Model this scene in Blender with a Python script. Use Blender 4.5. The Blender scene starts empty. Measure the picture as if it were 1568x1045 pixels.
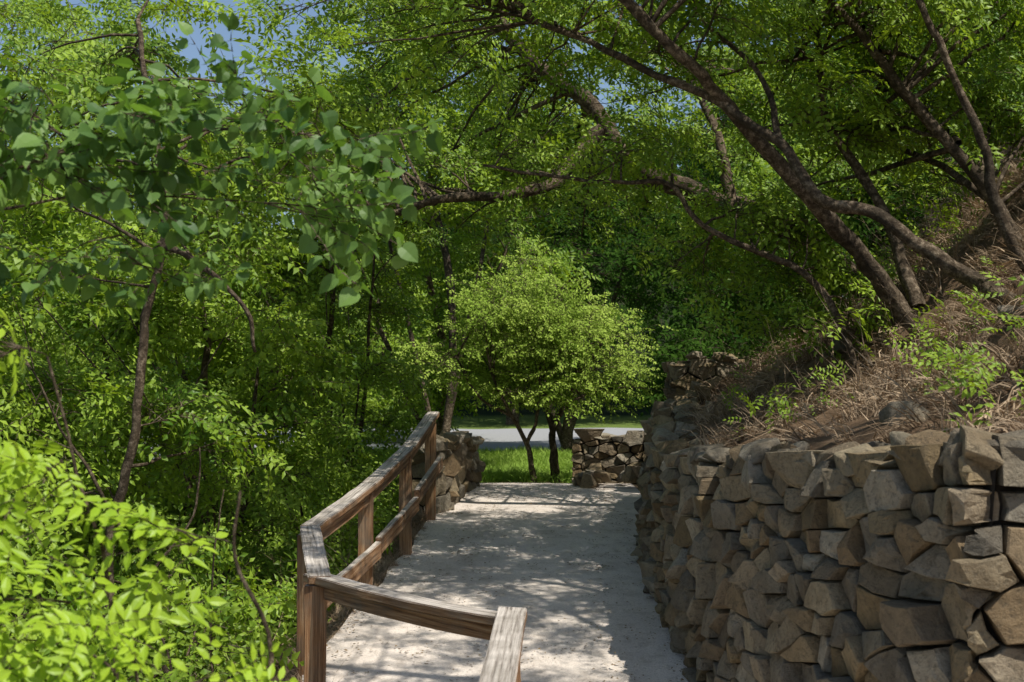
import bpy, bmesh, math, random
import numpy as np
from mathutils import Vector, Matrix, noise
random.seed(7); np.random.seed(7)
R=random.random
def U(a,b): return a+(b-a)*random.random()
scene=bpy.context.scene
SUN=Vector((0.36,-0.32,0.86)).normalized()
PHOTO=Vector((0.50,-0.62,0.62)).normalized()   # leaves turn towards the open, sunlit side

def tab(t,y):
    xs=[a for a,b in t]; ys=[b for a,b in t]
    return float(np.interp(y,xs,ys))
ZP=[(-5,-.6),(0,-.6),(4,-.58),(6,-.47),(8,-.27),(11,.07),(13,.26),(15,.33),(16.5,.36),(18,.28),(22,.05),(28,.15),(40,.45),(60,1.0),(90,3)]
XL=[(-5,-.35),(5.6,-.35),(6.2,-.45),(7,-1.25),(8.2,-1.5),(9.8,-1.3),(11.4,-1.1),(13,-1.0),(16.6,-.75),(18,-1.4),(25,-4),(40,-12)]
XR=[(-5,9),(5.2,9),(5.4,2.2),(5.6,2.05),(6.2,1.85),(8,1.46),(11,1.46),(13.8,1.85),(14.6,2.0),(16.6,2.2),(25,3.6),(40,6),(60,8)]
WT=[(0,1.38),(5,1.38),(6.5,1.29),(8,1.2),(10,1.12),(11,1.2),(12,1.36),(13.5,1.45),(15,1.48),(16.5,1.45)]
HB=[(0,1.3),(5,1.3),(8,1.13),(10,1.05),(11,1.15),(12,1.28),(15,1.4),(17,1.2),(20,.5),(25,.2),(40,.5),(60,1)]
def hgt(x,y):
    zp=tab(ZP,y); xl=tab(XL,y); xr=tab(XR,y)
    n=noise.noise(Vector((x*.5,y*.5,0)))*.25+noise.noise(Vector((x*2.2,y*2.2,3)))*.07
    far=max(0,min(1,(y-42)/40))
    fz=far*far*(3-2*far)*13
    fz*=max(0,min(1,(x+14)/14))
    if x<xl:
        d=xl-x
        f=tab([(0,1),(18,1),(30,.25),(60,.1)],y)
        return zp-min(.08+.75*d,5.5)*f+n*min(1,d)+fz
    if x>xr:
        u=x-xr
        uu=min(u,7)
        z=tab(HB,y)+.38*uu+.095*uu*uu+max(0,min(u-7,12))*.5
        return z+n*1.4*min(1,u*1.2+.15)+fz
    return zp+fz+(n*.3 if y>18 else 0)

# ---------- materials ----------
def mat(name):
    m=bpy.data.materials.new(name); m.use_nodes=True
    nt=m.node_tree; nt.nodes.clear()
    return m,nt,nt.nodes.new
def lk(nt,a,b): nt.links.new(a,b)
def ramp(nt,fac,stops):
    r=nt.nodes.new('ShaderNodeValToRGB')
    els=r.color_ramp.elements
    while len(els)<len(stops): els.new(.5)
    for e,(p,c) in zip(els,stops): e.position=p; e.color=(*c,1)
    lk(nt,fac,r.inputs[0]); return r.outputs[0]
def noi(nt,scale,vec=None,detail=4,rough=.6):
    n=nt.nodes.new('ShaderNodeTexNoise'); n.inputs['Scale'].default_value=scale
    n.inputs['Detail'].default_value=detail; n.inputs['Roughness'].default_value=rough
    if vec is not None: lk(nt,vec,n.inputs['Vector'])
    return n.outputs['Fac']
def mixc(nt,fac,a,b,mode='MIX'):
    m=nt.nodes.new('ShaderNodeMix'); m.data_type='RGBA'; m.blend_type=mode
    for s,v in ((m.inputs[0],fac),(m.inputs[6],a),(m.inputs[7],b)):
        if isinstance(v,(int,float)): s.default_value=v
        elif isinstance(v,tuple): s.default_value=(*v,1)
        else: lk(nt,v,s)
    return m.outputs[2]
def finish(nt,col,rough=.9,bump=None,bs=.5,bd=.02,spec=.3):
    p=nt.nodes.new('ShaderNodeBsdfPrincipled'); o=nt.nodes.new('ShaderNodeOutputMaterial')
    if isinstance(col,tuple): p.inputs['Base Color'].default_value=(*col,1)
    else: lk(nt,col,p.inputs['Base Color'])
    p.inputs['Roughness'].default_value=rough; p.inputs['Specular IOR Level'].default_value=spec
    if bump is not None:
        b=nt.nodes.new('ShaderNodeBump'); b.inputs['Strength'].default_value=bs; b.inputs['Distance'].default_value=bd
        lk(nt,bump,b.inputs['Height']); lk(nt,b.outputs[0],p.inputs['Normal'])
    lk(nt,p.outputs[0],o.inputs[0]); return p

def leafmat(name,dark,light,trans,tf=.4,gloss=.45,spec=.4,simple=False):
    m,nt,N=mat(name)
    g=N('ShaderNodeNewGeometry')
    pn=ramp(nt,noi(nt,1.1,g.outputs['Position'],1),[(.38,(0,0,0)),(.62,(1,1,1))])
    f=mixc(nt,.45,g.outputs['Random Per Island'],pn)
    c=mixc(nt,f,dark,light)
    if simple:
        p=N('ShaderNodeBsdfDiffuse'); lk(nt,c,p.inputs[0])
    else:
        p=N('ShaderNodeBsdfPrincipled'); lk(nt,c,p.inputs['Base Color'])
        p.inputs['Roughness'].default_value=gloss; p.inputs['Specular IOR Level'].default_value=spec
    t=N('ShaderNodeBsdfTranslucent')
    c3=mixc(nt,f,tuple(x*.5 for x in trans),trans)
    lk(nt,c3,t.inputs[0])
    mx=N('ShaderNodeMixShader'); mx.inputs[0].default_value=tf
    o=N('ShaderNodeOutputMaterial')
    lk(nt,p.outputs[0],mx.inputs[1]); lk(nt,t.outputs[0],mx.inputs[2]); lk(nt,mx.outputs[0],o.inputs[0])
    return m
M_mid=leafmat('leaf_green',(.06,.15,.012),(.38,.52,.055),(.50,.70,.03),.34,.45,.25)  # leaf tones vary at random, spread wide to imitate sunlit and shaded leaves
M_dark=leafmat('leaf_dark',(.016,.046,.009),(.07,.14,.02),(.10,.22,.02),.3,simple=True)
M_yel=leafmat('leaf_yellowgreen',(.28,.45,.02),(.46,.63,.05),(.6,.82,.05),.4)
M_red=leafmat('leaf_redbud',(.035,.095,.022),(.22,.35,.08),(.28,.52,.04),.32,.5,.3)
M_apple=leafmat('leaf_apple',(.22,.35,.045),(.50,.62,.13),(.44,.62,.06),.3,simple=True)
M_litter=leafmat('leaf_litter',(.12,.07,.03),(.28,.19,.09),(.2,.12,.04),.1,simple=True)
M_straw=leafmat('dry_grass_straw',(.10,.065,.038),(.60,.45,.30),(.3,.18,.09),.15,simple=True)
M_grass=leafmat('grass_blade',(.22,.36,.06),(.42,.56,.12),(.4,.6,.06),.35,simple=True)

m,nt,N=mat('bark'); tc=N('ShaderNodeTexCoord')
n1=noi(nt,22,tc.outputs['Object'],7,.75); n2=noi(nt,2.5,tc.outputs['Object'],3)
c=ramp(nt,n1,[(.3,(.025,.018,.012)),(.5,(.13,.095,.062)),(.7,(.46,.36,.25))])
c=mixc(nt,ramp(nt,n2,[(.45,(0,0,0)),(.65,(.7,.7,.7))]),c,(.035,.028,.02),'MIX'); finish(nt,c,.9,n1,1,.04,.12); M_bark=m

m,nt,N=mat('stone'); tc=N('ShaderNodeTexCoord'); g=N('ShaderNodeNewGeometry')
n1=noi(nt,9,tc.outputs['Object'],8,.7); n2=noi(nt,30,tc.outputs['Object'],6,.75); n3=noi(nt,3,tc.outputs['Object'],3)
base=ramp(nt,g.outputs['Random Per Island'],[(0,(.22,.165,.09)),(.15,(.42,.33,.20)),(.3,(.27,.245,.20)),(.45,(.48,.40,.27)),(.6,(.19,.175,.145)),(.75,(.34,.245,.14)),(.88,(.52,.47,.38)),(1,(.22,.20,.165))])
c=mixc(nt,n1,(.28,.26,.23),(1.4,1.33,1.2)); c=mixc(nt,.9,base,c,'MULTIPLY')
st=ramp(nt,n3,[(.45,(0,0,0)),(.68,(1,1,1))]); c=mixc(nt,st,c,mixc(nt,.45,c,(.14,.09,.04)))
c=mixc(nt,ramp(nt,n2,[(.35,(.6,.6,.6)),(.5,(0,0,0))]),c,(.06,.048,.032))
ad=N('ShaderNodeMath'); ad.operation='MULTIPLY_ADD'; ad.inputs[1].default_value=.5; lk(nt,n2,ad.inputs[0]); lk(nt,n1,ad.inputs[2])
finish(nt,c,.8,ad.outputs[0],1,.05); M_stone=m
m,nt,N=mat('mortar'); tc=N('ShaderNodeTexCoord'); n1=noi(nt,20,tc.outputs['Object'],6)
finish(nt,ramp(nt,n1,[(.3,(.015,.012,.009)),(.7,(.045,.036,.027))]),.95,n1,.8,.02); M_mortar=m

m,nt,N=mat('path_concrete'); tc=N('ShaderNodeTexCoord')
n1=noi(nt,1.6,tc.outputs['Object'],5); n2=noi(nt,60,tc.outputs['Object'],4,.8); n3=noi(nt,7,tc.outputs['Object'],6,.7)
c=ramp(nt,n1,[(.3,(.62,.54,.46)),(.7,(.82,.72,.62))])
c=mixc(nt,.6,c,ramp(nt,n2,[(.35,(.5,.48,.47)),(.52,(1,1,1))]),'MULTIPLY')
c=mixc(nt,ramp(nt,n3,[(.5,(0,0,0)),(.75,(.7,.7,.7))]),c,(.36,.29,.22))
finish(nt,c,.9,n2,.8,.01,.15); M_path=m
m,nt,N=mat('asphalt'); tc=N('ShaderNodeTexCoord'); n1=noi(nt,30,tc.outputs['Object'],5)
finish(nt,ramp(nt,n1,[(.3,(.26,.26,.265)),(.7,(.38,.38,.38))]),.8,n1,.3,.01); M_asph=m
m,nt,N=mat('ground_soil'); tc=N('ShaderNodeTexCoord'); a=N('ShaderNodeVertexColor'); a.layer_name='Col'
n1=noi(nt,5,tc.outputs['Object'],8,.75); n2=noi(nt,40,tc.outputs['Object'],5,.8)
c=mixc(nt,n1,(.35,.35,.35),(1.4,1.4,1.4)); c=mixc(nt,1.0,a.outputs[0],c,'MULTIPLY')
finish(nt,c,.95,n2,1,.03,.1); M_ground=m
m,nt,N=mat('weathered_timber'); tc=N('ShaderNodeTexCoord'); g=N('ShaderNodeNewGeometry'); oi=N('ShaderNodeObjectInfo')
mp=N('ShaderNodeMapping'); mp.inputs['Scale'].default_value=(1.2,34,34); lk(nt,tc.outputs['Object'],mp.inputs[0])
n1=noi(nt,1.6,mp.outputs[0],7,.7)
mp2=N('ShaderNodeMapping'); lk(nt,tc.outputs['Object'],mp2.inputs[0]); lk(nt,oi.outputs['Random'],mp2.inputs['Location'])
n2=noi(nt,5,mp2.outputs[0],5)
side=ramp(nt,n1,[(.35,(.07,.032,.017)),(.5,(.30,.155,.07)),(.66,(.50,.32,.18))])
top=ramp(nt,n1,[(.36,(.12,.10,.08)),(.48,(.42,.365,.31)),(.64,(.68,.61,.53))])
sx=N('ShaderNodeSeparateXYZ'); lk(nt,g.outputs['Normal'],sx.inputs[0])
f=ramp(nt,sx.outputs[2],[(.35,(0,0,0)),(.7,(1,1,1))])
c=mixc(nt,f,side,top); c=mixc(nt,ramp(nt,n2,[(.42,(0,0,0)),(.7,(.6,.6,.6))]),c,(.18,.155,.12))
finish(nt,c,.8,n1,1,.008,.2); M_wood=m

# ---------- helpers ----------
def meshobj(name,verts,faces,mats,parent=None,smooth=False,midx=None,link=True):
    me=bpy.data.meshes.new(name); me.from_pydata([tuple(v) for v in verts],[],faces)
    for mm in mats: me.materials.append(mm)
    if midx is not None: me.polygons.foreach_set('material_index',midx)
    if smooth: me.polygons.foreach_set('use_smooth',[True]*len(me.polygons))
    me.update()
    o=bpy.data.objects.new(name,me)
    if link: scene.collection.objects.link(o)
    if parent: o.parent=parent
    return o
def empty(name):
    o=bpy.data.objects.new(name,None); scene.collection.objects.link(o); o.empty_display_size=.2; return o

class Buf:
    def __init__(s): s.v=[]; s.f=[]; s.m=[]
    def add(s,vs,fs,mi=0):
        o=len(s.v); s.v.extend(vs); s.f.extend([tuple(i+o for i in f) for f in fs]); s.m.extend([mi]*len(fs))

def leaf_faces(buf,base,d,n,L,W,kind='lance',fold=.12,curl=.15,mi=0):
    d=d.normalized(); s=d.cross(n).normalized(); n=s.cross(d).normalized()
    if kind=='lance':
        pts=[base,base+d*L*.4+s*W/2+n*fold*W,base+d*L-n*curl*L,base+d*L*.4-s*W/2+n*fold*W,base+d*L*.45]
        buf.add(pts,[(0,1,2,4),(0,4,2,3)],mi)
    elif kind=='oval':
        pts=[base,base+d*L*.55-n*curl*L*.3,base+d*L-n*curl*L]
        for sg in (1,-1):
            pts+=[base+d*L*.22+s*sg*W*.40+n*fold*W*.8,base+d*L*.55+s*sg*W*.46+n*(fold*W-curl*L*.35),base+d*L*.8+s*sg*W*.22+n*(fold*W*.5-curl*L*.7)]
        buf.add(pts,[(0,3,4,1),(1,4,5,2),(0,1,7,6),(1,2,8,7)],mi)
    else:
        prof=[(-.06,.22),(.08,.43),(.35,.5),(.62,.38),(.83,.17)]
        pts=[base,base+d*L*.3,base+d*L*.6-n*curl*L*.3,base+d*L-n*curl*L]
        Rr=[];Ll=[]
        for t,w in prof:
            for sg,lst in ((1,Rr),(-1,Ll)):
                lst.append(base+d*L*t+s*sg*W*w+n*(fold*W*w*2-curl*L*t*t))
        pts+=Rr+Ll
        buf.add(pts,[(0,4,5,1),(1,5,6,2),(2,6,7),(2,7,8,3),(0,1,10,9),(1,2,11,10),(2,12,11),(2,3,13,12)],mi)
def rv(a=1): return Vector((U(-a,a),U(-a,a),U(-a,a)))
def strip(buf,a,b,r,mi):
    d=(b-a).normalized(); s=d.cross(Vector((0,0,1)));
    if s.length<.01: s=Vector((1,0,0))
    s.normalize(); t=s.cross(d)
    buf.add([a+s*r,a-s*.5*r+t*r,a-s*.5*r-t*r,b],[(0,1,3),(1,2,3),(2,0,3)],mi)
Z=Vector((0,0,1))
def spray_pinnate(L,W,nl,pairs,rl,tw,kind='lance',jit=.35):
    b=Buf(); strip(b,Vector(),Vector((tw,0,0.02)),.004,1)
    for i in range(nl):
        t=(i+.4)/nl; o=Vector((tw*t,0,.02*t)); ang=(U(.5,1.1))*(1 if i%2 else -1)
        if i==nl-1: ang=U(-.2,.2)
        d=Vector((math.cos(ang),math.sin(ang),U(-.25,.25))).normalized()
        n=(Z+rv(.45)).normalized(); p=o.copy(); st=rl/(pairs+1)*U(.8,1.1)
        for k in range(pairs+1):
            p0=p.copy(); q=p+d*st; p=q; d=(d+Vector((0,0,-.10))).normalized()
            s=d.cross(n).normalized(); l=L*(1-.25*abs(k-pairs*.5)/pairs*2)*U(.85,1.15)
            if k<pairs:
                for sg in (1,-1):
                    leaf_faces(b,p,(s*sg+d*.45+rv(.2)),(n+rv(jit)).normalized(),l,W*U(.85,1.15),kind)
            else: leaf_faces(b,p,d,n,l*1.1,W*1.1,kind)
            if k%2==0 or kind=='oval': strip(b,p0,p+d*st*(0 if kind=='oval' else .8),.0022,1)
    return b
def spray_simple(L,W,n,tw,kind,droop=.3,pet=.01):
    b=Buf(); p=Vector(); d=Vector((1,0,.1)).normalized(); st=tw/n
    for i in range(n):
        q=p+d*st; strip(b,p,q,.003,1); p=q; d=(d+rv(.18)).normalized()
        for sg in ((1,-1) if kind=='lance' else ((1,) if i%2 else (-1,))):
            a=U(.6,1.3)*sg
            dd=Vector((math.cos(a),math.sin(a),U(-.5,.2)-droop)).normalized()
            bp=p+dd*pet; 
            if pet>.015: strip(b,p,bp,.0015,1)
            leaf_faces(b,bp,dd+Vector((0,0,-droop*.6)),(Z+rv(.8)).normalized(),L*U(.65,1.15),W*U(.7,1.1),kind,U(.02,.3),U(.05,.35))
    leaf_faces(b,p,d,(Z+rv(.4)).normalized(),L,W,kind)
    return b
def twig_bare():
    b=Buf()
    def grow(p,d,l,r,dep):
        for k in range(3):
            q=p+d*l/3; strip(b,p,q,r,0); 
            if dep>0 and R()<.8: grow(q,(d+rv(.8)).normalized(),l*.6,r*.6,dep-1)
            p=q; d=(d+rv(.3)).normalized(); r*=.8
    grow(Vector(),Vector((.7,0,.5)).normalized(),.5,.005,2)
    return b
def protos(name,fn,n,mats):
    col=bpy.data.collections.new(name)
    for i in range(n):
        b=fn(); o=meshobj(f"{name}_{i}",b.v,b.f,mats,midx=b.m,link=False); col.objects.link(o)
    return col
C_mid=protos('spray_green',lambda:spray_pinnate(.09,.037,3,4,.30,.22),6,[M_mid,M_bark])
C_dark=protos('spray_dark',lambda:spray_pinnate(.085,.038,3,3,.23,.24),4,[M_dark,M_bark])
C_yel=protos('spray_yellow',lambda:spray_pinnate(.085,.034,3,4,.30,.12,'oval',.25),6,[M_yel,M_bark])
C_red=protos('spray_redbud',lambda:spray_simple(.07,.068,7,.32,'round',.45,.03),8,[M_red,M_bark])
C_big=protos('spray_linden',lambda:spray_simple(.09,.06,6,.36,'lance',.2,.02),4,[M_mid,M_bark])
C_app=protos('spray_apple',lambda:spray_simple(.055,.034,6,.28,'lance',.05,.005),5,[M_apple,M_bark])
C_twig=protos('bare_twig',twig_bare,5,[M_straw])
def tuft(nb,L,lean,w=.0035):
    b=Buf()
    for i in range(nb):
        a=U(0,6.28); p=Vector((math.cos(a)*U(0,.12),math.sin(a)*U(0,.12),-.01)); d=Vector((U(-.5,.5)+lean,U(-.6,.6),1)).normalized()
        s=d.cross(rv(1)).normalized()*w; l=L*U(.4,1.2)/3; prev=(p+s,p-s)
        for k in range(3):
            p=p+d*l; d=(d+Vector((lean*.35,U(-.1,.1),-.45))+rv(.25)).normalized(); ss=s*(1-(k+1)/3.3)
            cur=(p+ss,p-ss); b.add([prev[0],prev[1],cur[1],cur[0]],[(0,1,2,3)]); prev=cur
    return b
C_straw=protos('straw_tuft',lambda:tuft(22,.28,-.6,.005),6,[M_straw])
C_grass=protos('grass_tuft',lambda:tuft(22,.24,0,.009),3,[M_grass])
def lit():
    b=Buf()
    for i in range(5): 
        leaf_faces(b,Vector((U(-.12,.12),U(-.12,.12),U(.004,.01))),Vector((U(-1,1),U(-1,1),.05)),(Z+rv(.3)).normalized(),U(.02,.04),U(.01,.02))
    return b
C_lit=protos('litter',lit,4,[M_litter])

def instancer(name,col,pts,rots,scl,parent=None):
    n=len(pts); me=bpy.data.meshes.new(name); me.vertices.add(n)
    me.vertices.foreach_set('co',np.array(pts,dtype=np.float32).ravel())
    a=me.attributes.new('rot','FLOAT_VECTOR','POINT'); a.data.foreach_set('vector',np.array(rots,dtype=np.float32).ravel())
    a=me.attributes.new('scl','FLOAT','POINT'); a.data.foreach_set('value',np.array(scl,dtype=np.float32))
    a=me.attributes.new('idx','INT','POINT'); a.data.foreach_set('value',np.random.randint(0,len(col.objects),n).astype(np.int32))
    o=bpy.data.objects.new(name,me); scene.collection.objects.link(o)
    if parent: o.parent=parent
    g=bpy.data.node_groups.get('gn_'+col.name)
    if not g:
        g=bpy.data.node_groups.new('gn_'+col.name,'GeometryNodeTree')
        g.interface.new_socket('Geometry',in_out='INPUT',socket_type='NodeSocketGeometry')
        g.interface.new_socket('Geometry',in_out='OUTPUT',socket_type='NodeSocketGeometry')
        N=g.nodes.new; gi=N('NodeGroupInput'); go=N('NodeGroupOutput'); ip=N('GeometryNodeInstanceOnPoints')
        ci=N('GeometryNodeCollectionInfo'); ci.inputs['Collection'].default_value=col
        ci.inputs['Separate Children'].default_value=True; ci.inputs['Reset Children'].default_value=True
        def na(nm,t):
            q=N('GeometryNodeInputNamedAttribute'); q.data_type=t; q.inputs['Name'].default_value=nm; return q.outputs['Attribute']
        e=N('FunctionNodeEulerToRotation'); L=g.links.new
        L(na('rot','FLOAT_VECTOR'),e.inputs[0]); L(gi.outputs[0],ip.inputs['Points']); L(ci.outputs[0],ip.inputs['Instance'])
        ip.inputs['Pick Instance'].default_value=True; L(na('idx','INT'),ip.inputs['Instance Index'])
        rl=N('GeometryNodeRealizeInstances')
        L(e.outputs[0],ip.inputs['Rotation']); L(na('scl','FLOAT'),ip.inputs['Scale']); L(ip.outputs[0],rl.inputs[0]); L(rl.outputs[0],go.inputs[0])
    md=o.modifiers.new('scatter','NODES'); md.node_group=g
    return o

def catmull(P,k=5):
    P=[Vector(p) for p in P]; out=[]
    Q=[P[0]*2-P[1]]+P+[P[-1]*2-P[-2]]
    for i in range(1,len(Q)-2):
        a,b,c,d=Q[i-1:i+3]
        for j in range(k):
            t=j/k; out.append(.5*((2*b)+(c-a)*t+(2*a-5*b+4*c-d)*t*t+(3*b-a-3*c+d)*t**3))
    out.append(P[-1]); return out
def tube(buf,P,rad,seg=6,mi=0,rough=0):
    n=len(P); vs=[]; fs=[]
    up=Vector((.3,.2,1)).normalized()
    for i,p in enumerate(P):
        d=(P[min(i+1,n-1)]-P[max(i-1,0)]).normalized()
        s=d.cross(up)
        if s.length<.05: s=d.cross(Vector((1,0,0)))
        s.normalize(); t=d.cross(s)
        for k in range(seg):
            a=2*math.pi*k/seg; r=rad[i]
            if rough: r*=1+rough*noise.noise(p*6+Vector((math.cos(a),math.sin(a),0))*1.5)
            vs.append(p+(s*math.cos(a)+t*math.sin(a))*r)
    for i in range(n-1):
        for k in range(seg):
            k2=(k+1)%seg; fs.append((i*seg+k,i*seg+k2,(i+1)*seg+k2,(i+1)*seg+k))
    fs.append(tuple((n-1)*seg+k for k in range(seg)))
    buf.add(vs,fs,mi)

# leaves thinned out along sun rays so light reaches path, walls and valley side
def pathkeep(p,kp):
    t=(p.z-1.8)/SUN.z; hx=p.x-SUN.x*t; hy=p.y-SUN.y*t
    if p.z>2.8 and 1.1<hx<3.4 and 11.8<hy<16.5: return R()<.35
    if p.z>2.8 and 1.3<hx<4.2 and 5.5<hy<9: return R()<.6
    t=(p.z-.3)/SUN.z; hx=p.x-SUN.x*t; hy=p.y-SUN.y*t
    if p.x>-1.6 and p.z>3.2 and -5.5<hx<=(-.75 if hy<12.7 else -.25) and 6<hy<17: return R()<.38
    if tab(XL,hy)-.1<hx<1.05 and 6<hy<17.5: return R()<kp
    return True
def clear(p):
    if -1<p.y<5.5 and abs(p.x)<.45*p.y+1.2 and p.z<1.6+.36*p.y+.6: return False
    if p.y<17.5 and p.z<2.6 and p.x>tab(XL,p.y)-.25 and p.x<1.5: return False
    if 17<p.y<40 and -.75<p.x*18/p.y<.95 and p.z<1.35: return False
    if p.z<hgt(p.x,p.y)+.02: return False
    return True
def leafrot(yaw,w=.75,rnd=.75):
    n=(PHOTO*w+Z*.35+rv(rnd)).normalized()
    d=Vector((math.cos(yaw),math.sin(yaw),U(-.35,.15)))
    d=(d-n*d.dot(n))
    if d.length<.1: d=n.cross(Vector((0,1,0)))
    d.normalize(); s=n.cross(d)
    return tuple(Matrix((d,s,n)).transposed().to_euler('XYZ'))

class Tree:
    def __init__(s,name,kp=.3,noclear=False):
        s.o=empty(name); s.b=Buf(); s.np=[]; s.nr=[]; s.S={}; s.kp=kp; s.noclear=noclear
    def limb(s,P,r0,r1,seg=8,k=6,wob=.035):
        Q=catmull(P,k); n=len(Q)
        Q=[q+Vector(noise.noise_vector(q*1.7))*wob*1.2+Vector(noise.noise_vector(q*5))*wob*.6 for q in Q]
        rad=[r0+(r1-r0)*(i/(n-1))**.8 for i in range(n)]
        tube(s.b,Q,rad,seg,0,.35)
        s.np+=Q; s.nr+=rad
    def put(s,col,p,yaw,sc,pitch=None):
        if not pathkeep(p,s.kp): return
        if not s.noclear and not clear(p): return
        L=s.S.setdefault(col.name,(col,[],[],[]))
        L[1].append(tuple(p)); L[2].append(leafrot(yaw) if pitch is None else (U(-.7,.7),pitch,yaw)); L[3].append(sc)
    def crown(s,c,r,nb,col,sc=1,subs=8,sub=.42,shell=.5):
        if subs==8 and sub==.42: nb=int(nb*.78+.5)
        c=Vector(c); r=Vector(r); NP=np.array([tuple(p) for p in s.np])
        for _ in range(nb):
            while True:
                q=rv(1)
                if shell<q.length<1: break
            T=Vector((c.x+q.x*r.x,c.y+q.y*r.y,c.z+q.z*r.z))
            D=np.linalg.norm(NP-np.array(T),axis=1)*np.random.uniform(.75,1.35,len(NP))
            i=int(D.argmin()); S=Vector(NP[i]); L=(T-S).length
            if L<.15: continue
            mid=(S+T)/2+Vector((0,0,.12*L))+rv(.15*L)
            n=7; P=[]
            for j in range(n):
                t=j/(n-1); P.append(S*(1-t)**2+mid*2*t*(1-t)+T*t*t+rv(.015*L))
            if not s.noclear and (not clear(T)): continue
            r0=min(s.nr[i]*.6,.006+.009*L)
            tube(s.b,P,[r0*(1-.8*j/(n-1)) for j in range(n)],5)
            for k in range(subs):
                t=U(.45,1)*(n-1); j=min(int(t),n-2); o=P[j].lerp(P[j+1],t-j)
                d=((P[j+1]-P[j]).normalized()*.6+rv(1)*.9); d.z*=.6; d.normalize()
                l=sub*U(.4,1); e=o+d*l+Vector((0,0,-.08*l)); m2=(o+e)/2+rv(.06*l)+Vector((0,0,.05*l))
                tube(s.b,[o,m2,e],[.004*sc,.003*sc,.0015*sc],3)
                yaw=math.atan2(d.y,d.x)
                s.put(col,e,yaw,sc*U(.75,1.2)); s.put(col,m2,yaw+U(.5,1.2)*random.choice((-1,1)),sc*U(.7,1.1))
                if l>.25: s.put(col,o.lerp(e,.75),yaw+U(.5,1.2)*random.choice((-1,1)),sc*U(.7,1.1))
    def done(s):
        meshobj('trunk_and_limbs',s.b.v,s.b.f,[M_bark],s.o,smooth=True)
        for k,(col,p,r,sc) in s.S.items():
            instancer('foliage_'+k,col,p,r,sc,s.o)

# ---------- terrain ----------
xs=np.unique(np.round(np.concatenate([[-400,-200,-100,-60,-40],np.arange(-30,-3,.6),np.arange(-3,3.6,.11),np.arange(3.6,14,.35),np.arange(14,40,2),[50,80,150,400]]),3))
ys=np.unique(np.round(np.concatenate([[-60,-20,-5],np.arange(-2,4,.6),np.arange(4,18.5,.13),np.arange(18.5,45,.7),np.arange(45,100,3),[120,200,400,600]]),3))
V=[];Cc=[]
for y in ys:
    for x in xs:
        x=float(x);y=float(y); V.append((x,y,hgt(x,y)))
        xl=tab(XL,y); xr=tab(XR,y)
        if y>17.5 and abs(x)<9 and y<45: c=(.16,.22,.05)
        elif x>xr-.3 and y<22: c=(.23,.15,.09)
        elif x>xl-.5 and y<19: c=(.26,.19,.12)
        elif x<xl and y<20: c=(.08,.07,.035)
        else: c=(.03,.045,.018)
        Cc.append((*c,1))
nx=len(xs); F=[(j*nx+i,j*nx+i+1,(j+1)*nx+i+1,(j+1)*nx+i) for j in range(len(ys)-1) for i in range(nx-1)]
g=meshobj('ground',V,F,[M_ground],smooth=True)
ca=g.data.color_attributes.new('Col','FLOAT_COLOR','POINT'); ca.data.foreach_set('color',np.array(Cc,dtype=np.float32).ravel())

V=[];F=[];ny=0
for y in np.arange(1,17.6,.2):
    y=float(y); a=tab(XL,y)+.12+.07*noise.noise(Vector((0,y*1.5,0))); b=tab(XR,y)-.12 if y>5.7 else 2.6
    if y>14.5: b=1.6
    for i in range(13):
        x=a+(b-a)*i/12; V.append((x,y,tab(ZP,y)+.015+.008*noise.noise(Vector((x,y,0)))))
    ny+=1
F=[(j*13+i,j*13+i+1,(j+1)*13+i+1,(j+1)*13+i) for j in range(ny-1) for i in range(12)]
meshobj('footpath',V,F,[M_path],smooth=True)
V=[];F=[]
X=np.arange(-25,12,1.0)
for x in X:
    for k in range(8):
        y=29+k*1.3-.05*x; x=float(x); V.append((x,float(y),max(hgt(x+dx,y+dy) for dx in(-.4,0,.4) for dy in (-.6,0,.6))+.05))
F=[(j*8+i,(j+1)*8+i,(j+1)*8+i+1,j*8+i+1) for j in range(len(X)-1) for i in range(7)]
meshobj('road',V,F,[M_asph],smooth=True)

# ---------- stones ----------
def hull():
    bm=bmesh.new()
    for i in range(15):
        q=rv(1); m=max(abs(q.x),abs(q.y),abs(q.z)); q=q/m*.5 if m>0 else q
        q=q*U(.8,1); bm.verts.new(q)
    r=bmesh.ops.convex_hull(bm,input=bm.verts)
    bmesh.ops.delete(bm,geom=[v for v in bm.verts if not v.link_faces],context='VERTS')
    bmesh.ops.bevel(bm,geom=bm.edges[:],offset=.025,segments=1,affect='EDGES')
    bm.verts.index_update(); vs=[v.co.copy() for v in bm.verts]; fs=[tuple(v.index for v in f.verts) for f in bm.faces]; bm.free(); return vs,fs
HULLS=[hull() for _ in range(16)]
def rock(buf,p,size,rot,mi=0,tilt=.12):
    vs,fs=random.choice(HULLS)
    M=Matrix.Translation(p)@Matrix.Rotation(rot,4,'Z')@Matrix.Rotation(U(-tilt,tilt),4,'X')@Matrix.Rotation(U(-tilt,tilt),4,'Y')@Matrix.Diagonal((*size,1))
    buf.add([M@v for v in vs],fs,mi)
def clip(poly,mx,my,nx_,ny_):
    out=[]; n=len(poly)
    for i in range(n):
        a=poly[i];b=poly[(i+1)%n]; da=(a[0]-mx)*nx_+(a[1]-my)*ny_; db=(b[0]-mx)*nx_+(b[1]-my)*ny_
        if da<=0: out.append(a)
        if (da<0<db) or (db<0<da):
            t=da/(da-db); out.append((a[0]+(b[0]-a[0])*t,a[1]+(b[1]-a[1])*t))
    return out
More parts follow.
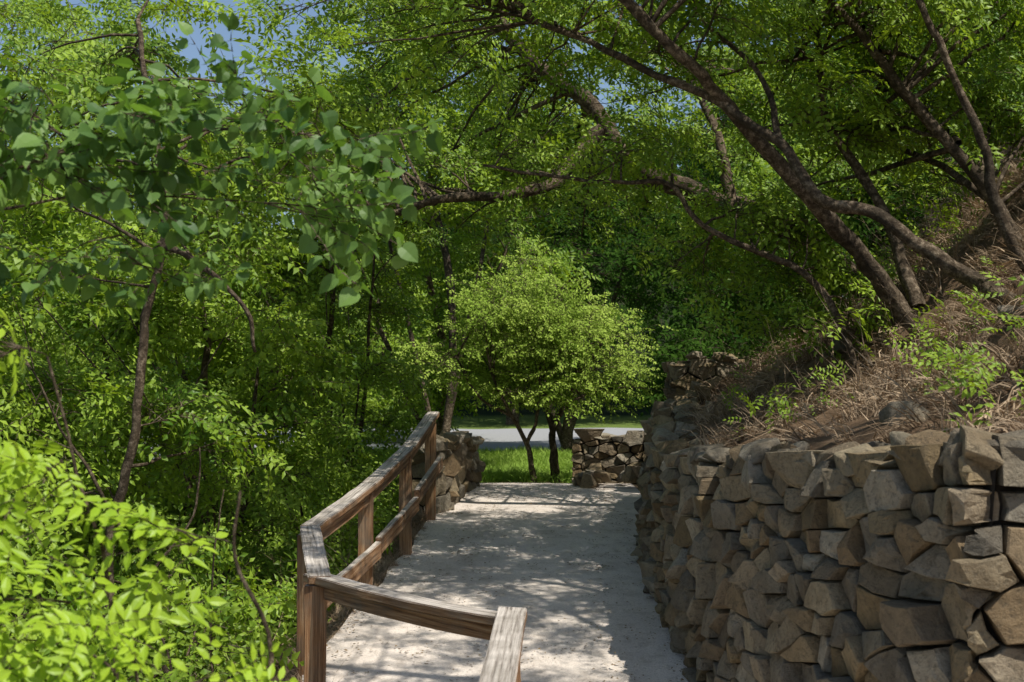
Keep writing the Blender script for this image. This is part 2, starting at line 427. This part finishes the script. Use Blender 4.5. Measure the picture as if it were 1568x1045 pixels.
def stone_wall(name,poly,side,zb,zt,thick,cw=.3,ch=.23,batter=.1,prot=(.03,.09),caps=True,flatcap=False):
    P=[Vector((x,y,0)) for x,y in poly]; Q=catmull([tuple(p) for p in P],6)
    cum=[0]
    for a,b in zip(Q,Q[1:]): cum.append(cum[-1]+(b-a).length)
    Ltot=cum[-1]
    def at(s):
        s=max(0,min(Ltot,s)); i=int(np.searchsorted(cum,s))-1; i=max(0,min(i,len(Q)-2))
        t=(s-cum[i])/max(1e-6,cum[i+1]-cum[i]); p=Q[i].lerp(Q[i+1],t)
        i0=max(0,i-1); i1=min(len(Q)-1,i+2); d=(Q[i1]-Q[i0]).normalized()
        return p,Vector((-d.y,d.x,0))*side
    Hm=max(zt(at(s)[0])-zb(at(s)[0]) for s in np.linspace(0,Ltot,20))
    def W(s,t,n):
        p,nn=at(s); b=zb(p); h=zt(p)-b; z=b+t/Hm*h
        q=p+nn*(n-batter*(z-b)); return Vector((q.x,q.y,z))
    buf=Buf(); seeds=[]
    t=0
    while t<Hm-.03:
        h=min(ch*U(.5,1.4),Hm-t)
        if Hm-t-h<ch*.3: h=Hm-t
        s=-U(0,cw)
        while s<Ltot+cw:
            w=cw*random.choice((U(.45,1.0),U(.7,1.4),U(1.3,2.3)))
            if h>ch*.9 and R()<.45:
                f=U(.3,.7); seeds+=[(s+w/2,t+h*f/2,U(-.008,.008)),(s+w/2+U(-.04,.04),t+h*(f+1)/2,U(-.008,.008))]
            else: seeds.append((s+w/2,t+h*.5+U(-.14,.14)*ch,U(-.010,.014)))
            s+=w
        t+=h
    for i,(sx_,sy_,w0) in enumerate(seeds):
        top=Hm+U(-.07,.10)
        ky=1.5
        poly2=[(0,-.05),(Ltot,-.05),(Ltot,top),(0,top)]
        poly2=[(a,b*ky) for a,b in poly2]
        for j,(ax,ay,w1) in enumerate(seeds):
            if i==j or abs(ax-sx_)>cw*5 or abs(ay-sy_)>ch*4: continue
            dx=ax-sx_; dy=(ay-sy_)*ky; D2=dx*dx+dy*dy
            f=.5+(w0-w1)*.5/max(D2,.01); f=max(.2,min(.8,f))
            poly2=clip(poly2,sx_+dx*f,sy_*ky+dy*f,dx,dy)
            if len(poly2)<3: break
        if len(poly2)<3: continue
        poly2=[(a,b/ky) for a,b in poly2]
        cx=sum(p[0] for p in poly2)/len(poly2); cy=sum(p[1] for p in poly2)/len(poly2)
        pp=[]
        for a,b in zip(poly2,poly2[1:]+poly2[:1]):
            l=math.hypot(a[0]-b[0],a[1]-b[1])
            if l<.03: continue
            pp.append(a)
            if l>.12: pp.append(((a[0]+b[0])/2+U(-.014,.014),(a[1]+b[1])/2+U(-.014,.014)))
        n=len(pp)
        if n<3: continue
        rr=sum(math.hypot(a-cx,b-cy) for a,b in pp)/n
        if rr<.02: continue
        gp=U(.006,.015)
        pr=U(*prot)*(1.4 if R()<.12 else 1); ta=U(-.45,.45); tb=U(-.35,.35); vs=[]
        cuts=[(U(0,6.28),U(.1,.7),U(.4,1.1)) for _ in range(random.choice((0,1,2,3)))]
        for (sc,dz,jt) in ((1-gp*.5/rr,-.06,0),(1-gp/rr,pr*.88,.002),(1-(gp+.006)/rr,pr,.002),(.72,pr,.005),(.4,pr,.005),(.12,pr,.003)):
            sc=max(.08,sc)
            for (a,b) in pp:
                x=cx+(a-cx)*sc+U(-jt,jt); y=cy+(b-cy)*sc+U(-jt,jt)
                nn=dz+(ta*(x-cx)+tb*(y-cy) if dz>0 else 0)
                if dz>0:
                    for an,off,sl in cuts:
                        e=math.cos(an)*(x-cx)+math.sin(an)*(y-cy)-off*rr
                        if e>0: nn-=e*sl
                    nn+=.012*noise.noise(Vector((x*9,y*9,i*.7)))
                    nn=max(nn,.0)
                vs.append(W(x,y,nn))
        fs=[]
        for r in range(5):
            for k in range(n):
                k2=(k+1)%n; f=(r*n+k,r*n+k2,(r+1)*n+k2,(r+1)*n+k); fs.append(f if side<0 else f[::-1])
        f=tuple(5*n+k for k in range(n)); fs.append(f if side<0 else f[::-1])
        buf.add(vs,fs,0)
    ns=max(8,int(Ltot/.2)); vs=[];fs=[]
    for i in range(ns+1):
        s=Ltot*i/ns; p,nn=at(s)
        vs+= [W(s,-.3,-.035),W(s,Hm-.05,-.035)]
        q=vs[-1]-nn*thick; vs+=[Vector((q.x,q.y,q.z)),Vector((q.x,q.y,zb(p)-.3))]
    for i in range(ns):
        for k in range(3): fs.append((i*4+k,(i+1)*4+k,(i+1)*4+k+1,i*4+k+1))
    fs+=[(0,1,2,3),tuple(ns*4+k for k in (3,2,1,0))]
    buf.add(vs,fs,1)
    if caps:
        s=.08
        while s<Ltot-.03:
            w=U(.12,.42) if not flatcap else U(.45,.7)
            for row in ((0,1) if not flatcap else (0,)):
                top=W(s+w*.45,Hm,0); p,nn=at(s+w*.45); a=math.atan2(nn.y,nn.x)+math.pi/2
                dpt=(thick*U(.45,.7)) if not flatcap else thick*1.15
                off=(thick*.24+U(-.03,.03) if row==0 else thick*.72) if not flatcap else thick*.5
                h=U(.07,.2) if not flatcap else U(.09,.12)
                rock(buf,top-nn*(off-.05)+Vector((0,0,h*.2+U(-.05,.01))),(w*1.15,dpt,h),a+U(-.35,.35)*(0 if flatcap else 1),0,.08 if flatcap else .25)
            s+=w*.9
    return meshobj(name,buf.v,buf.f,[M_stone,M_mortar],midx=buf.m)
gz=lambda p: tab(ZP,p.y)-.05
stone_wall('stone_retaining_wall',[(5,4.95),(3.2,5.02),(2.2,5.08),(1.88,5.14),(1.80,5.3),(1.52,6.3),(1.22,8),(1.18,9.5),(1.2,11),(1.36,12.5),(1.55,13.6),(1.75,14.5)],1,gz,lambda p:tab(WT,p.y)-.04,.42,cw=.19,ch=.24,prot=(.03,.10))
stone_wall('low_stone_wall',[(-1.2,13.45),(-.88,13.4),(-.76,13.6),(-.62,15),(-.48,16.4),(-.52,16.62),(-.85,16.7)],-1,gz,lambda p:1.02-.02*(p.y-13.4),.34,cw=.34,ch=.26,batter=.03,prot=(.03,.045))
stone_wall('stone_end_wall',[(.82,17.05),(1.3,16.9),(2.1,16.75)],-1,lambda p:.25,lambda p:1.0,.4,cw=.2,ch=.12,batter=.03,prot=(.03,.09),flatcap=True)
stone_wall('stone_pillar',[(1.98,15.6),(2.02,15.05),(2.1,15.0),(2.72,15.0),(2.8,15.1),(2.82,15.6)],-1,lambda p:1.2,lambda p:1.93,.35,cw=.28,ch=.18,batter=.02,prot=(.03,.08),flatcap=True)
b=Buf()
for i in range(18):
    t=i/17; rock(b,Vector((.9+U(-.05,.9)*t*.9,16.6-U(0,.6),.42+.12*t)),(U(.15,.4),U(.15,.3),U(.1,.28)),U(0,3))
for i in range(7):
    y=U(12.6,15); x=tab(XR,y)+U(.05,.3); rock(b,Vector((x,y,max(hgt(x+.2,y),1.3)+.02)),(U(.2,.4),U(.2,.35),U(.12,.2)),U(0,3))
for i in range(6):
    rock(b,Vector((2.45+U(-.4,.35),15.1+U(-.1,.2),2.0+U(0,.05))),(U(.18,.35),U(.2,.35),U(.1,.18)),U(0,3))
for i in range(70):
    y=U(6,18); x=tab(XR,y)+U(.3,4.5); s=U(.05,.25); rock(b,Vector((x,y,hgt(x,y)+s*.1)),(s*1.3,s,s*.7),U(0,3))
meshobj('loose_boulders',b.v,b.f,[M_stone])

# ---------- railing ----------
rail=empty('wooden_railing')
def beam(name,a,b,w,h,sag=0):
    a=Vector(a);b=Vector(b); L=(b-a).length
    bm=bmesh.new(); bmesh.ops.create_cube(bm,size=1)
    for v in bm.verts: v.co=Vector((v.co.x*L,v.co.y*w,v.co.z*h))
    bmesh.ops.subdivide_edges(bm,edges=[e for e in bm.edges if abs((e.verts[0].co-e.verts[1].co).x)>.5*L],cuts=8)
    bmesh.ops.bevel(bm,geom=[e for e in bm.edges if len(e.link_faces)==2 and e.calc_face_angle(0)>1],offset=.005,segments=2,affect='EDGES')
    for v in bm.verts: v.co+=Vector(noise.noise_vector(v.co*4+a*3))*.007+Vector((0,0,-sag*(1-(2*v.co.x/L)**2)))
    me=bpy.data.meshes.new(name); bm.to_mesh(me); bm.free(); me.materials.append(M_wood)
    o=bpy.data.objects.new(name,me); scene.collection.objects.link(o); o.parent=rail
    d=(b-a).normalized(); y=Vector((0,0,1)).cross(d)
    if y.length<.05: y=Vector((0,1,0))
    y.normalize(); z=d.cross(y)
    M=Matrix((d,y,z)).transposed().to_4x4(); M.translation=(a+b)/2; o.matrix_world=M
    return o
tops=[(-.83,13.0,1.36),(-.955,11.4,1.08),(-1.13,9.8,.86),(-1.33,8.2,.70),(-1.08,7.0,.56),(-.0,6.0,.50),(-.09,4.6,.44),(-.16,2.6,.40)]
for i,(x,y,z) in enumerate(tops):
    w=.11 if i!=5 else .12
    beam(f'post_{i}',(x-.02,y,tab(ZP,y)-.35),(x-.02,y,z-.035+.0),w,w)
for i,(a,b) in enumerate(zip(tops,tops[1:])):
    a=Vector(a);b=Vector(b); d=(b-a).normalized()
    if i in (5,6): continue
    ex=.07; sg=.02 if i==4 else .004
    beam(f'top_rail_{i}',a-d*(ex if i in(0,4) else -.003),b+d*(ex if i in (3,) else -.003),.13,.045,sg)
    dn=Vector((0,0,-.08 if i!=4 else -.07))
    beam(f'sub_rail_{i}',a+dn+d*.06,b+dn-d*.06,.045,.1 if i!=4 else .075,sg)
a=Vector(tops[5]);b=Vector(tops[7]); d=(b-a).normalized()
beam('top_rail_near',a-d*.09+Vector((0,0,.03)),b,.14,.045); beam('sub_rail_near',a+Vector((0,0,-.055))+d*.07,b+Vector((0,0,-.055)),.045,.1)
for i in range(3):
    a=Vector(tops[i])-Vector((-.08,0,.5)); b=Vector(tops[i+1])-Vector((-.08,0,.47-.03*(i==0)))
    beam(f'mid_rail_{i}',a,b-(b-a).normalized()*.006,.05,.13)

# ---------- trees ----------
KP=.72
T=Tree('hillside_tree',KP)
T.limb([(3.5,10,1.7),(3.29,10,2.07),(2.82,9.8,2.63),(2.28,9.5,3.1),(1.79,9.3,3.56),(1.31,9,3.97),(.81,8.8,4.38),(.1,8.6,4.9)],.095,.03)
T.limb([(3.29,10,2.3),(3.1,10.3,3.1),(2.7,10.5,3.9),(2.6,10.6,4.8),(2.3,10.8,5.8)],.06,.02)
T.crown((1.2,9.9,5.4),(2.2,1.8,1.0),38,C_mid); T.crown((2.2,10.8,4.5),(1.6,1.5,.8),24,C_mid)
T.done()
T=Tree('hillside_tree',KP)
T.limb([(4.1,8.3,1.7),(3.65,8.5,2.05),(3.2,8.5,2.36),(2.79,8.6,2.69),(2.5,8.7,2.9),(2.18,8.8,3.0),(1.97,9,3.42),(1.43,9.2,3.8),(.72,9.4,4.2),(-.1,9.6,4.65)],.075,.022)
T.limb([(1.97,9,3.42),(1.9,9.3,4),(1.5,9.8,4.6)],.03,.015)
T.crown((.2,10.6,5.0),(1.7,1.5,.7),32,C_mid); T.crown((-.9,9.8,4.7),(1.2,1.0,.6),20,C_mid)
T.done()
T=Tree('hillside_tree',KP)
T.limb([(4.9,10,2.0),(4.3,10,2.5),(3.98,10,3.02),(3.66,10,3.5),(3.24,10,3.97),(2.92,10,4.44),(2.4,10,5.0)],.08,.03)
T.limb([(4.3,9,1.9),(3.68,9,2.64),(3.44,9,3.35),(3.25,9,3.88),(3.01,9,4.44),(2.8,9,5)],.05,.02)
T.crown((3.9,11,4.7),(1.7,1.8,1.0),44,C_mid); T.crown((3.4,12.5,3.9),(1.2,1.0,.6),20,C_mid)
T.done()
T=Tree('hillside_tree',.8)  # unseen crown above the frame, added to streak the path with shade
T.limb([(4.6,5.9,2.2),(4.4,5.9,3.4),(3.7,5.8,4.5),(2.6,5.9,5.2),(1.4,6.1,5.6),(.4,6.4,5.7)],.11,.03)
T.limb([(3.7,5.7,4.5),(3.2,6.6,5.1),(2.7,7.6,5.5),(2.2,8.4,5.8)],.06,.02)
T.crown((2.1,6.3,5.4),(2.1,1.7,.5),32,C_mid,.8,7); T.crown((2.4,8.0,5.6),(1.6,1.3,.5),24,C_mid,.8)
T.done()
T=Tree('leaning_old_tree',KP)
T.limb([(4.6,13,2.3),(3.8,13,2.63),(2.85,13,3.34),(1.82,13,3.72),(1.24,13,4.06),(.9,13,4.54),(.38,13,4.95),(-.1,13,5.5),(-.5,13,6.3)],.16,.055)
T.limb([(.97,13,4.4),(.59,12.8,3.95),(.38,12.6,3.7),(-.16,12.4,3.57),(-.7,12.2,3.5),(-1.1,12.0,3.35),(-1.6,11.8,3.5)],.085,.025)
T.limb([(2.3,13,3.6),(2.2,13.2,4.4),(1.9,13.6,5.2)],.07,.03)
T.crown((-.6,14,4.8),(1.8,1.4,1.5),56,C_mid); T.crown((-.6,14.3,5.9),(1.9,1.2,.8),56,C_mid); T.crown((1.6,14.6,4.5),(2,1.4,1.3),50,C_mid); T.crown((-.9,13.6,3.9),(.9,.9,.6),12,C_mid)
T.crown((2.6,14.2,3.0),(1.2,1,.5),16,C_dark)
T.done()
T=Tree('slender_tree',KP)
T.limb([(2.8,10,1.6),(2.66,10,2.13),(2.35,10,2.55),(1.56,10,2.94),(1.29,10,3.28),(.87,10,3.32),(.35,10,3.34),(-.23,10,3.44)],.035,.012,6)
T.crown((1.8,10.5,2.9),(.9,.6,.5),13,C_mid,.9); T.crown((.6,10.6,3.6),(.9,.6,.35),9,C_mid,.9)
T.crown((2.5,10.6,2.4),(.6,.5,.4),7,C_mid,.9)
T.done()
T=Tree('valley_tree')
T.limb([(-2.9,9,-1.8),(-2.86,9,-.5),(-2.89,9,.41),(-2.74,9,1.36),(-2.65,9,2.17),(-2.55,9,2.78),(-2.6,9,3.5),(-2.8,9.2,4.4)],.05,.02,7)
T.limb([(-2.6,9,2.7),(-2.34,9,2.57),(-1.96,9,2.24),(-1.89,9.1,1.9)],.03,.012,6)
for (a,b_) in [((-2.86,9,-.2),(-2.2,8.8,1.2)),((-2.8,9,.6),(-3.5,8.8,1.9)),((-2.86,9,-.8),(-2.0,8.7,.2)),((-3.6,8.9,-1.6),(-3.9,8.7,1.0)),((-2.3,8.9,-1.2),(-2.05,8.8,.9)),((-3.2,8.8,-1.5),(-3.35,8.6,.6))]:
    a=Vector(a);b_=Vector(b_); T.limb([a,a.lerp(b_,.35)+rv(.1),a.lerp(b_,.7)+rv(.12),b_],.018,.005,5)
T.crown((-3.2,9.8,.6),(1.2,1.0,1.3),28,C_mid); T.crown((-2.6,10,3.6),(1.7,1.1,1.2),18,C_mid); T.crown((-4,9.8,2.4),(1.2,1.1,1.4),20,C_big)
T.done()
for (x,y,h,cr) in [(-3.2,12.5,3.2,[((-3.2,12.5,1.2),(1.7,1.4,1.7),50,C_mid),((-2.6,12.0,2.3),(1.4,1.2,1.1),24,C_big)]),
                   (-5.5,12.5,4.0,[((-5.4,12.5,1.2),(1.8,1.5,2.2),54,C_mid),((-5.2,12.8,4.6),(1.9,1.5,1.3),24,C_mid)]),
                   (-2.4,15.5,4.4,[((-2.4,15.5,2.0),(1.3,1.4,1.7),50,C_mid),((-2.8,15.8,4.4),(1.9,1.6,1.7),62,C_mid)]),
                   (-5.6,16.5,6.4,[((-5.6,16.5,5.3),(2.4,2,2.0),42,C_mid),((-5,16,2),(2,1.6,1.6),40,C_mid)]),
                   (-2.3,8.2,-.2,[((-2.3,8.6,-.6),(.75,1.1,.8),26,C_big)]),
                   (-3.4,6.6,-.4,[((-3.2,7.2,-.5),(1.1,1.0,.9),28,C_mid)])]:
    T=Tree('slope_tree'); g0=hgt(x,y)
    T.limb([(x+.1,y,g0-.2),(x-.1,y+.1,g0+(h-g0)*.35),(x+.15,y-.1,g0+(h-g0)*.7),(x,y,h)],.07,.02,7)
    T.limb([(x,y,g0),(x+.5,y+.1,g0+(h-g0)*.4),(x+.7,y-.1,g0+(h-g0)*.8)],.045,.015,6)
    T.limb([(x,y,g0),(x-.6,y+.1,g0+(h-g0)*.35),(x-.9,y-.1,g0+(h-g0)*.75)],.045,.015,6)
    for k in range(5):
        T.limb([(x,y,g0+.2),(x+U(-.6,.6),y-.7,g0+(h-g0)*.4),(x+U(-1.3,1.3),y-1.2,g0+(h-g0)*U(.6,.95))],.022,.006,5)
    for c in cr: T.crown(*c[:4])
    T.done()
T=Tree('small_fruit_tree')
T.limb([(.34,18,.1),(.3,18,.5),(.18,18,.9),(-.02,18,1.3),(-.3,18,1.9)],.055,.02,8)
T.limb([(.2,18,.85),(.36,18,1.2),(.4,18.1,1.9)],.035,.015,6)
T.limb([(.0,18,1.25),(-.5,18,1.6),(-.9,18.1,2.2)],.03,.012,6)
T.crown((-.3,18.1,2.15),(1.25,1.0,.95),52,C_app,1,9,.4,.3); T.done()
T=Tree('small_fruit_tree')
T.limb([(.64,18.3,.1),(.62,18.3,.6),(.6,18.3,1.05),(.85,18.3,1.5),(1.0,18.3,2.2)],.085,.025,8)
T.limb([(.6,18.3,1.0),(.5,18.3,1.5),(.45,18.3,2.4)],.05,.02,6)
T.crown((.9,18.4,2.1),(1.4,1.0,1.0),58,C_app,1,9,.42,.3); T.crown((.3,18.6,3.0),(1.0,.8,.8),24,C_app,1,9,.42,.3); T.done()
random.seed(21)
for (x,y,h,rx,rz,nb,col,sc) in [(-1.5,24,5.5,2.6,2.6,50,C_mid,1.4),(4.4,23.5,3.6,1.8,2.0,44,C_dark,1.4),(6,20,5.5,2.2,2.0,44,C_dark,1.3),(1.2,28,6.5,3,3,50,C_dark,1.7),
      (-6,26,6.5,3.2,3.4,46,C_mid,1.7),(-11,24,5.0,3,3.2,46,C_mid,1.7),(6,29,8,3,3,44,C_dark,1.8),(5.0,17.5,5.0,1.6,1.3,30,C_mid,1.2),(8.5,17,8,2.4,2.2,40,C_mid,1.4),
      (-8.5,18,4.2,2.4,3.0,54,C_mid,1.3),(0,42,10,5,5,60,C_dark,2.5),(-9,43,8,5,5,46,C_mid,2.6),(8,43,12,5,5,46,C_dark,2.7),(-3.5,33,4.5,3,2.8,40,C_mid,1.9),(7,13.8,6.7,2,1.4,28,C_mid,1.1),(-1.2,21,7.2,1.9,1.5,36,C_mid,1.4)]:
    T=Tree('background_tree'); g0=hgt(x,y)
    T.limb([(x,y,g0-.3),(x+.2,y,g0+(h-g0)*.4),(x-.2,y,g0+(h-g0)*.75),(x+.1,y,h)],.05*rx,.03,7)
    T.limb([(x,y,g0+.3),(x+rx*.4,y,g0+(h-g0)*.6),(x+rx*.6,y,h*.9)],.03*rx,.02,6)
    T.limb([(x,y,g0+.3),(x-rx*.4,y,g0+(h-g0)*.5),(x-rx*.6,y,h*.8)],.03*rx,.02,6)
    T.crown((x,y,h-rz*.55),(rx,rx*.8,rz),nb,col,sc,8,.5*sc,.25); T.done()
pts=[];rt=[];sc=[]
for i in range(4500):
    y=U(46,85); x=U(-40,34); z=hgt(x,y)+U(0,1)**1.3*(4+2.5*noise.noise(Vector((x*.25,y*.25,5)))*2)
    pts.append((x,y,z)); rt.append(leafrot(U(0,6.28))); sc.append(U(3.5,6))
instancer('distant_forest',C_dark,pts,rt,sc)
pts=[];rt=[];sc=[]
for i in range(3800):
    y=U(6.5,24); xl=tab(XL,y); x=xl-.35-U(0,1)**1.2*7
    if R()<.2+.8*(noise.noise(Vector((x*.8,y*.8,9)))>-.1):
        z=hgt(x,y)+U(.05,.7); pts.append((x,y,z)); rt.append(leafrot(U(0,6.28))); sc.append(U(.7,1.1))
instancer('undergrowth',C_mid,pts,rt,sc)
pts=[];rt=[];sc=[]
for i in range(2000):
    y=U(15.5,30); x=tab(XR,y)+.2+U(0,1)**1.4*7
    pts.append((x,y,hgt(x,y)+U(.05,1.0))); rt.append(leafrot(U(0,6.28))); sc.append(U(.8,1.6))
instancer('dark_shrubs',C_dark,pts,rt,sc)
pts=[];rt=[];sc=[]
for i in range(900):
    y=U(5.9,16); x=tab(XR,y)+.3+U(0,5.5)
    if noise.noise(Vector((x*.9,y*.9,2)))>.17:
        pts.append((x,y,hgt(x,y)+U(.05,.35))); rt.append(leafrot(U(0,6.28))); sc.append(U(.35,.75))
instancer('hillside_weeds',C_mid,pts,rt,sc)
pts=[];rt=[];sc=[]
for i in range(5500):
    y=U(5.4,19); x=tab(XR,y)+.05+U(0,1)**.8*7
    if noise.noise(Vector((x*1.3,y*1.3,7)))<-.2: continue
    pts.append((x,y,hgt(x,y))); rt.append((U(-.5,.5),U(-.9,.3),U(-2,2))); sc.append(U(.4,1.4))
instancer('dry_grass',C_straw,pts,rt,sc)
pts=[];rt=[];sc=[]
for i in range(900):
    y=U(5,17); x=tab(XL,y)+.12-U(0,1)**1.5*1.2
    pts.append((x,y,hgt(x,y))); rt.append((0,U(-.2,.2),U(0,6.28))); sc.append(U(.25,.6))
instancer('dry_grass',C_straw,pts,rt,sc)
pts=[];rt=[];sc=[]
for i in range(700):
    if i%3: y=U(5.6,17); x=tab(XR,y)+.2+U(0,5.5); s_=U(.5,1.3)
    else: y=U(7,15); x=tab(XL,y)-.1-U(0,2.5); s_=U(.7,1.5)
    pts.append((x,y,hgt(x,y)+.03)); rt.append((U(-.6,.6),U(-.6,.3),U(0,6.28))); sc.append(s_)
instancer('dead_brush',C_twig,pts,rt,sc)
pts=[];rt=[];sc=[]
for i in range(3500):
    y=U(18,29); x=U(-4,4)
    pts.append((x,y,hgt(x,y)-.02)); rt.append((0,0,U(0,6.28))); sc.append(U(.7,1.4))
instancer('grass',C_grass,pts,rt,sc)
pts=[];rt=[];sc=[]
for i in range(900):
    y=U(6,17.3); a=tab(XL,y)+.1; b2=1.15
    t=R(); t=t if R()<.35 else (t**3 if R()<.5 else 1-t**4)
    x=a+(b2-a)*t
    pts.append((x,y,tab(ZP,y)+.025)); rt.append((0,0,U(0,6.28))); sc.append(U(.5,1.1))
instancer('fallen_leaves',C_lit,pts,rt,sc)
random.seed(5)
T=Tree('redbud_tree',1,True)
T.limb([(-3.4,4.6,-1.5),(-3.3,4.6,1.2),(-2.7,4.6,2.0),(-1.9,4.7,2.45),(-1.3,4.7,2.6),(-.7,4.8,2.6)],.02,.004,6)
T.limb([(-2.4,4.5,2.2),(-2.0,4.5,2.25),(-1.4,4.5,2.3),(-1.0,4.6,2.3)],.009,.003,5)
T.crown((-1.1,4.7,2.5),(.6,.4,.3),16,C_red,1,4,.28); T.crown((-1.6,4.6,2.25),(.4,.4,.38),9,C_red,1,4,.28)
T.done()
T=Tree('foreground_sapling',1,True)
T.limb([(-.6,3.6,-1.0),(-.66,3.6,.4),(-.72,3.6,.85),(-.8,3.6,1.12),(-.78,3.6,1.3)],.013,.004,6)
T.limb([(-1.2,3.7,-1.2),(-1.15,3.7,.3),(-1.2,3.7,1.0),(-1.4,3.7,1.7)],.014,.004,6)
T.limb([(-1.0,3.6,-1.2),(-1.02,3.6,.3),(-1.1,3.6,.95)],.011,.004,6)
T.crown((-.85,3.6,1.15),(.16,.2,.18),4,C_yel,.8,3,.18); T.crown((-1.15,3.6,.82),(.28,.25,.2),5,C_yel,.8,3,.2)
T.crown((-1.35,3.7,1.3),(.2,.25,.15),4,C_yel,.8,3,.16); T.crown((-1.4,3.7,1.72),(.18,.2,.1),5,C_yel,.8,3,.14)
T.crown((-.9,3.5,.7),(.28,.2,.08),5,C_yel,.8,3,.16)
T.done()
T=Tree('overhanging_twig',1,True)
T.limb([(-1.4,1.5,2.3),(-.95,1.5,2.1),(-.7,1.5,1.92)],.006,.002,5)
T.put(C_red,Vector((-.82,1.5,1.98)),.1,.55,.8)
T.limb([(.5,1.5,2.9),(.35,1.45,2.5),(.25,1.4,2.25)],.006,.002,5)
T.put(C_red,Vector((.27,1.4,2.3)),2.9,.55,.9)
T.done()

# ---------- world, sun, camera ----------
w=bpy.data.worlds.new('World'); scene.world=w; w.use_nodes=True; nt=w.node_tree
bg=nt.nodes['Background']; sk=nt.nodes.new('ShaderNodeTexSky'); sk.sky_type='NISHITA'; sk.sun_disc=False
sk.sun_elevation=math.asin(SUN.z); sk.sun_rotation=math.atan2(SUN.x,SUN.y); sk.dust_density=1.0; sk.air_density=1.0
nt.links.new(sk.outputs[0],bg.inputs[0]); bg.inputs[1].default_value=.125
l=bpy.data.lights.new('sun','SUN'); l.energy=5; l.angle=math.radians(.5); l.color=(1,.97,.9)
lo=bpy.data.objects.new('sun',l); scene.collection.objects.link(lo); lo.rotation_euler=(-SUN).to_track_quat('-Z','Y').to_euler()
cam=bpy.data.cameras.new('camera'); co=bpy.data.objects.new('camera',cam); scene.collection.objects.link(co)
co.location=(0,0,1.6); co.rotation_euler=(math.radians(92.35),0,0); cam.lens=43.6; cam.sensor_width=36; cam.clip_end=2000; cam.clip_start=.05
cam.dof.use_dof=True; cam.dof.focus_distance=11; cam.dof.aperture_fstop=4.5
scene.camera=co
scene.view_settings.view_transform='Standard'; scene.view_settings.look='None'; scene.view_settings.exposure=0
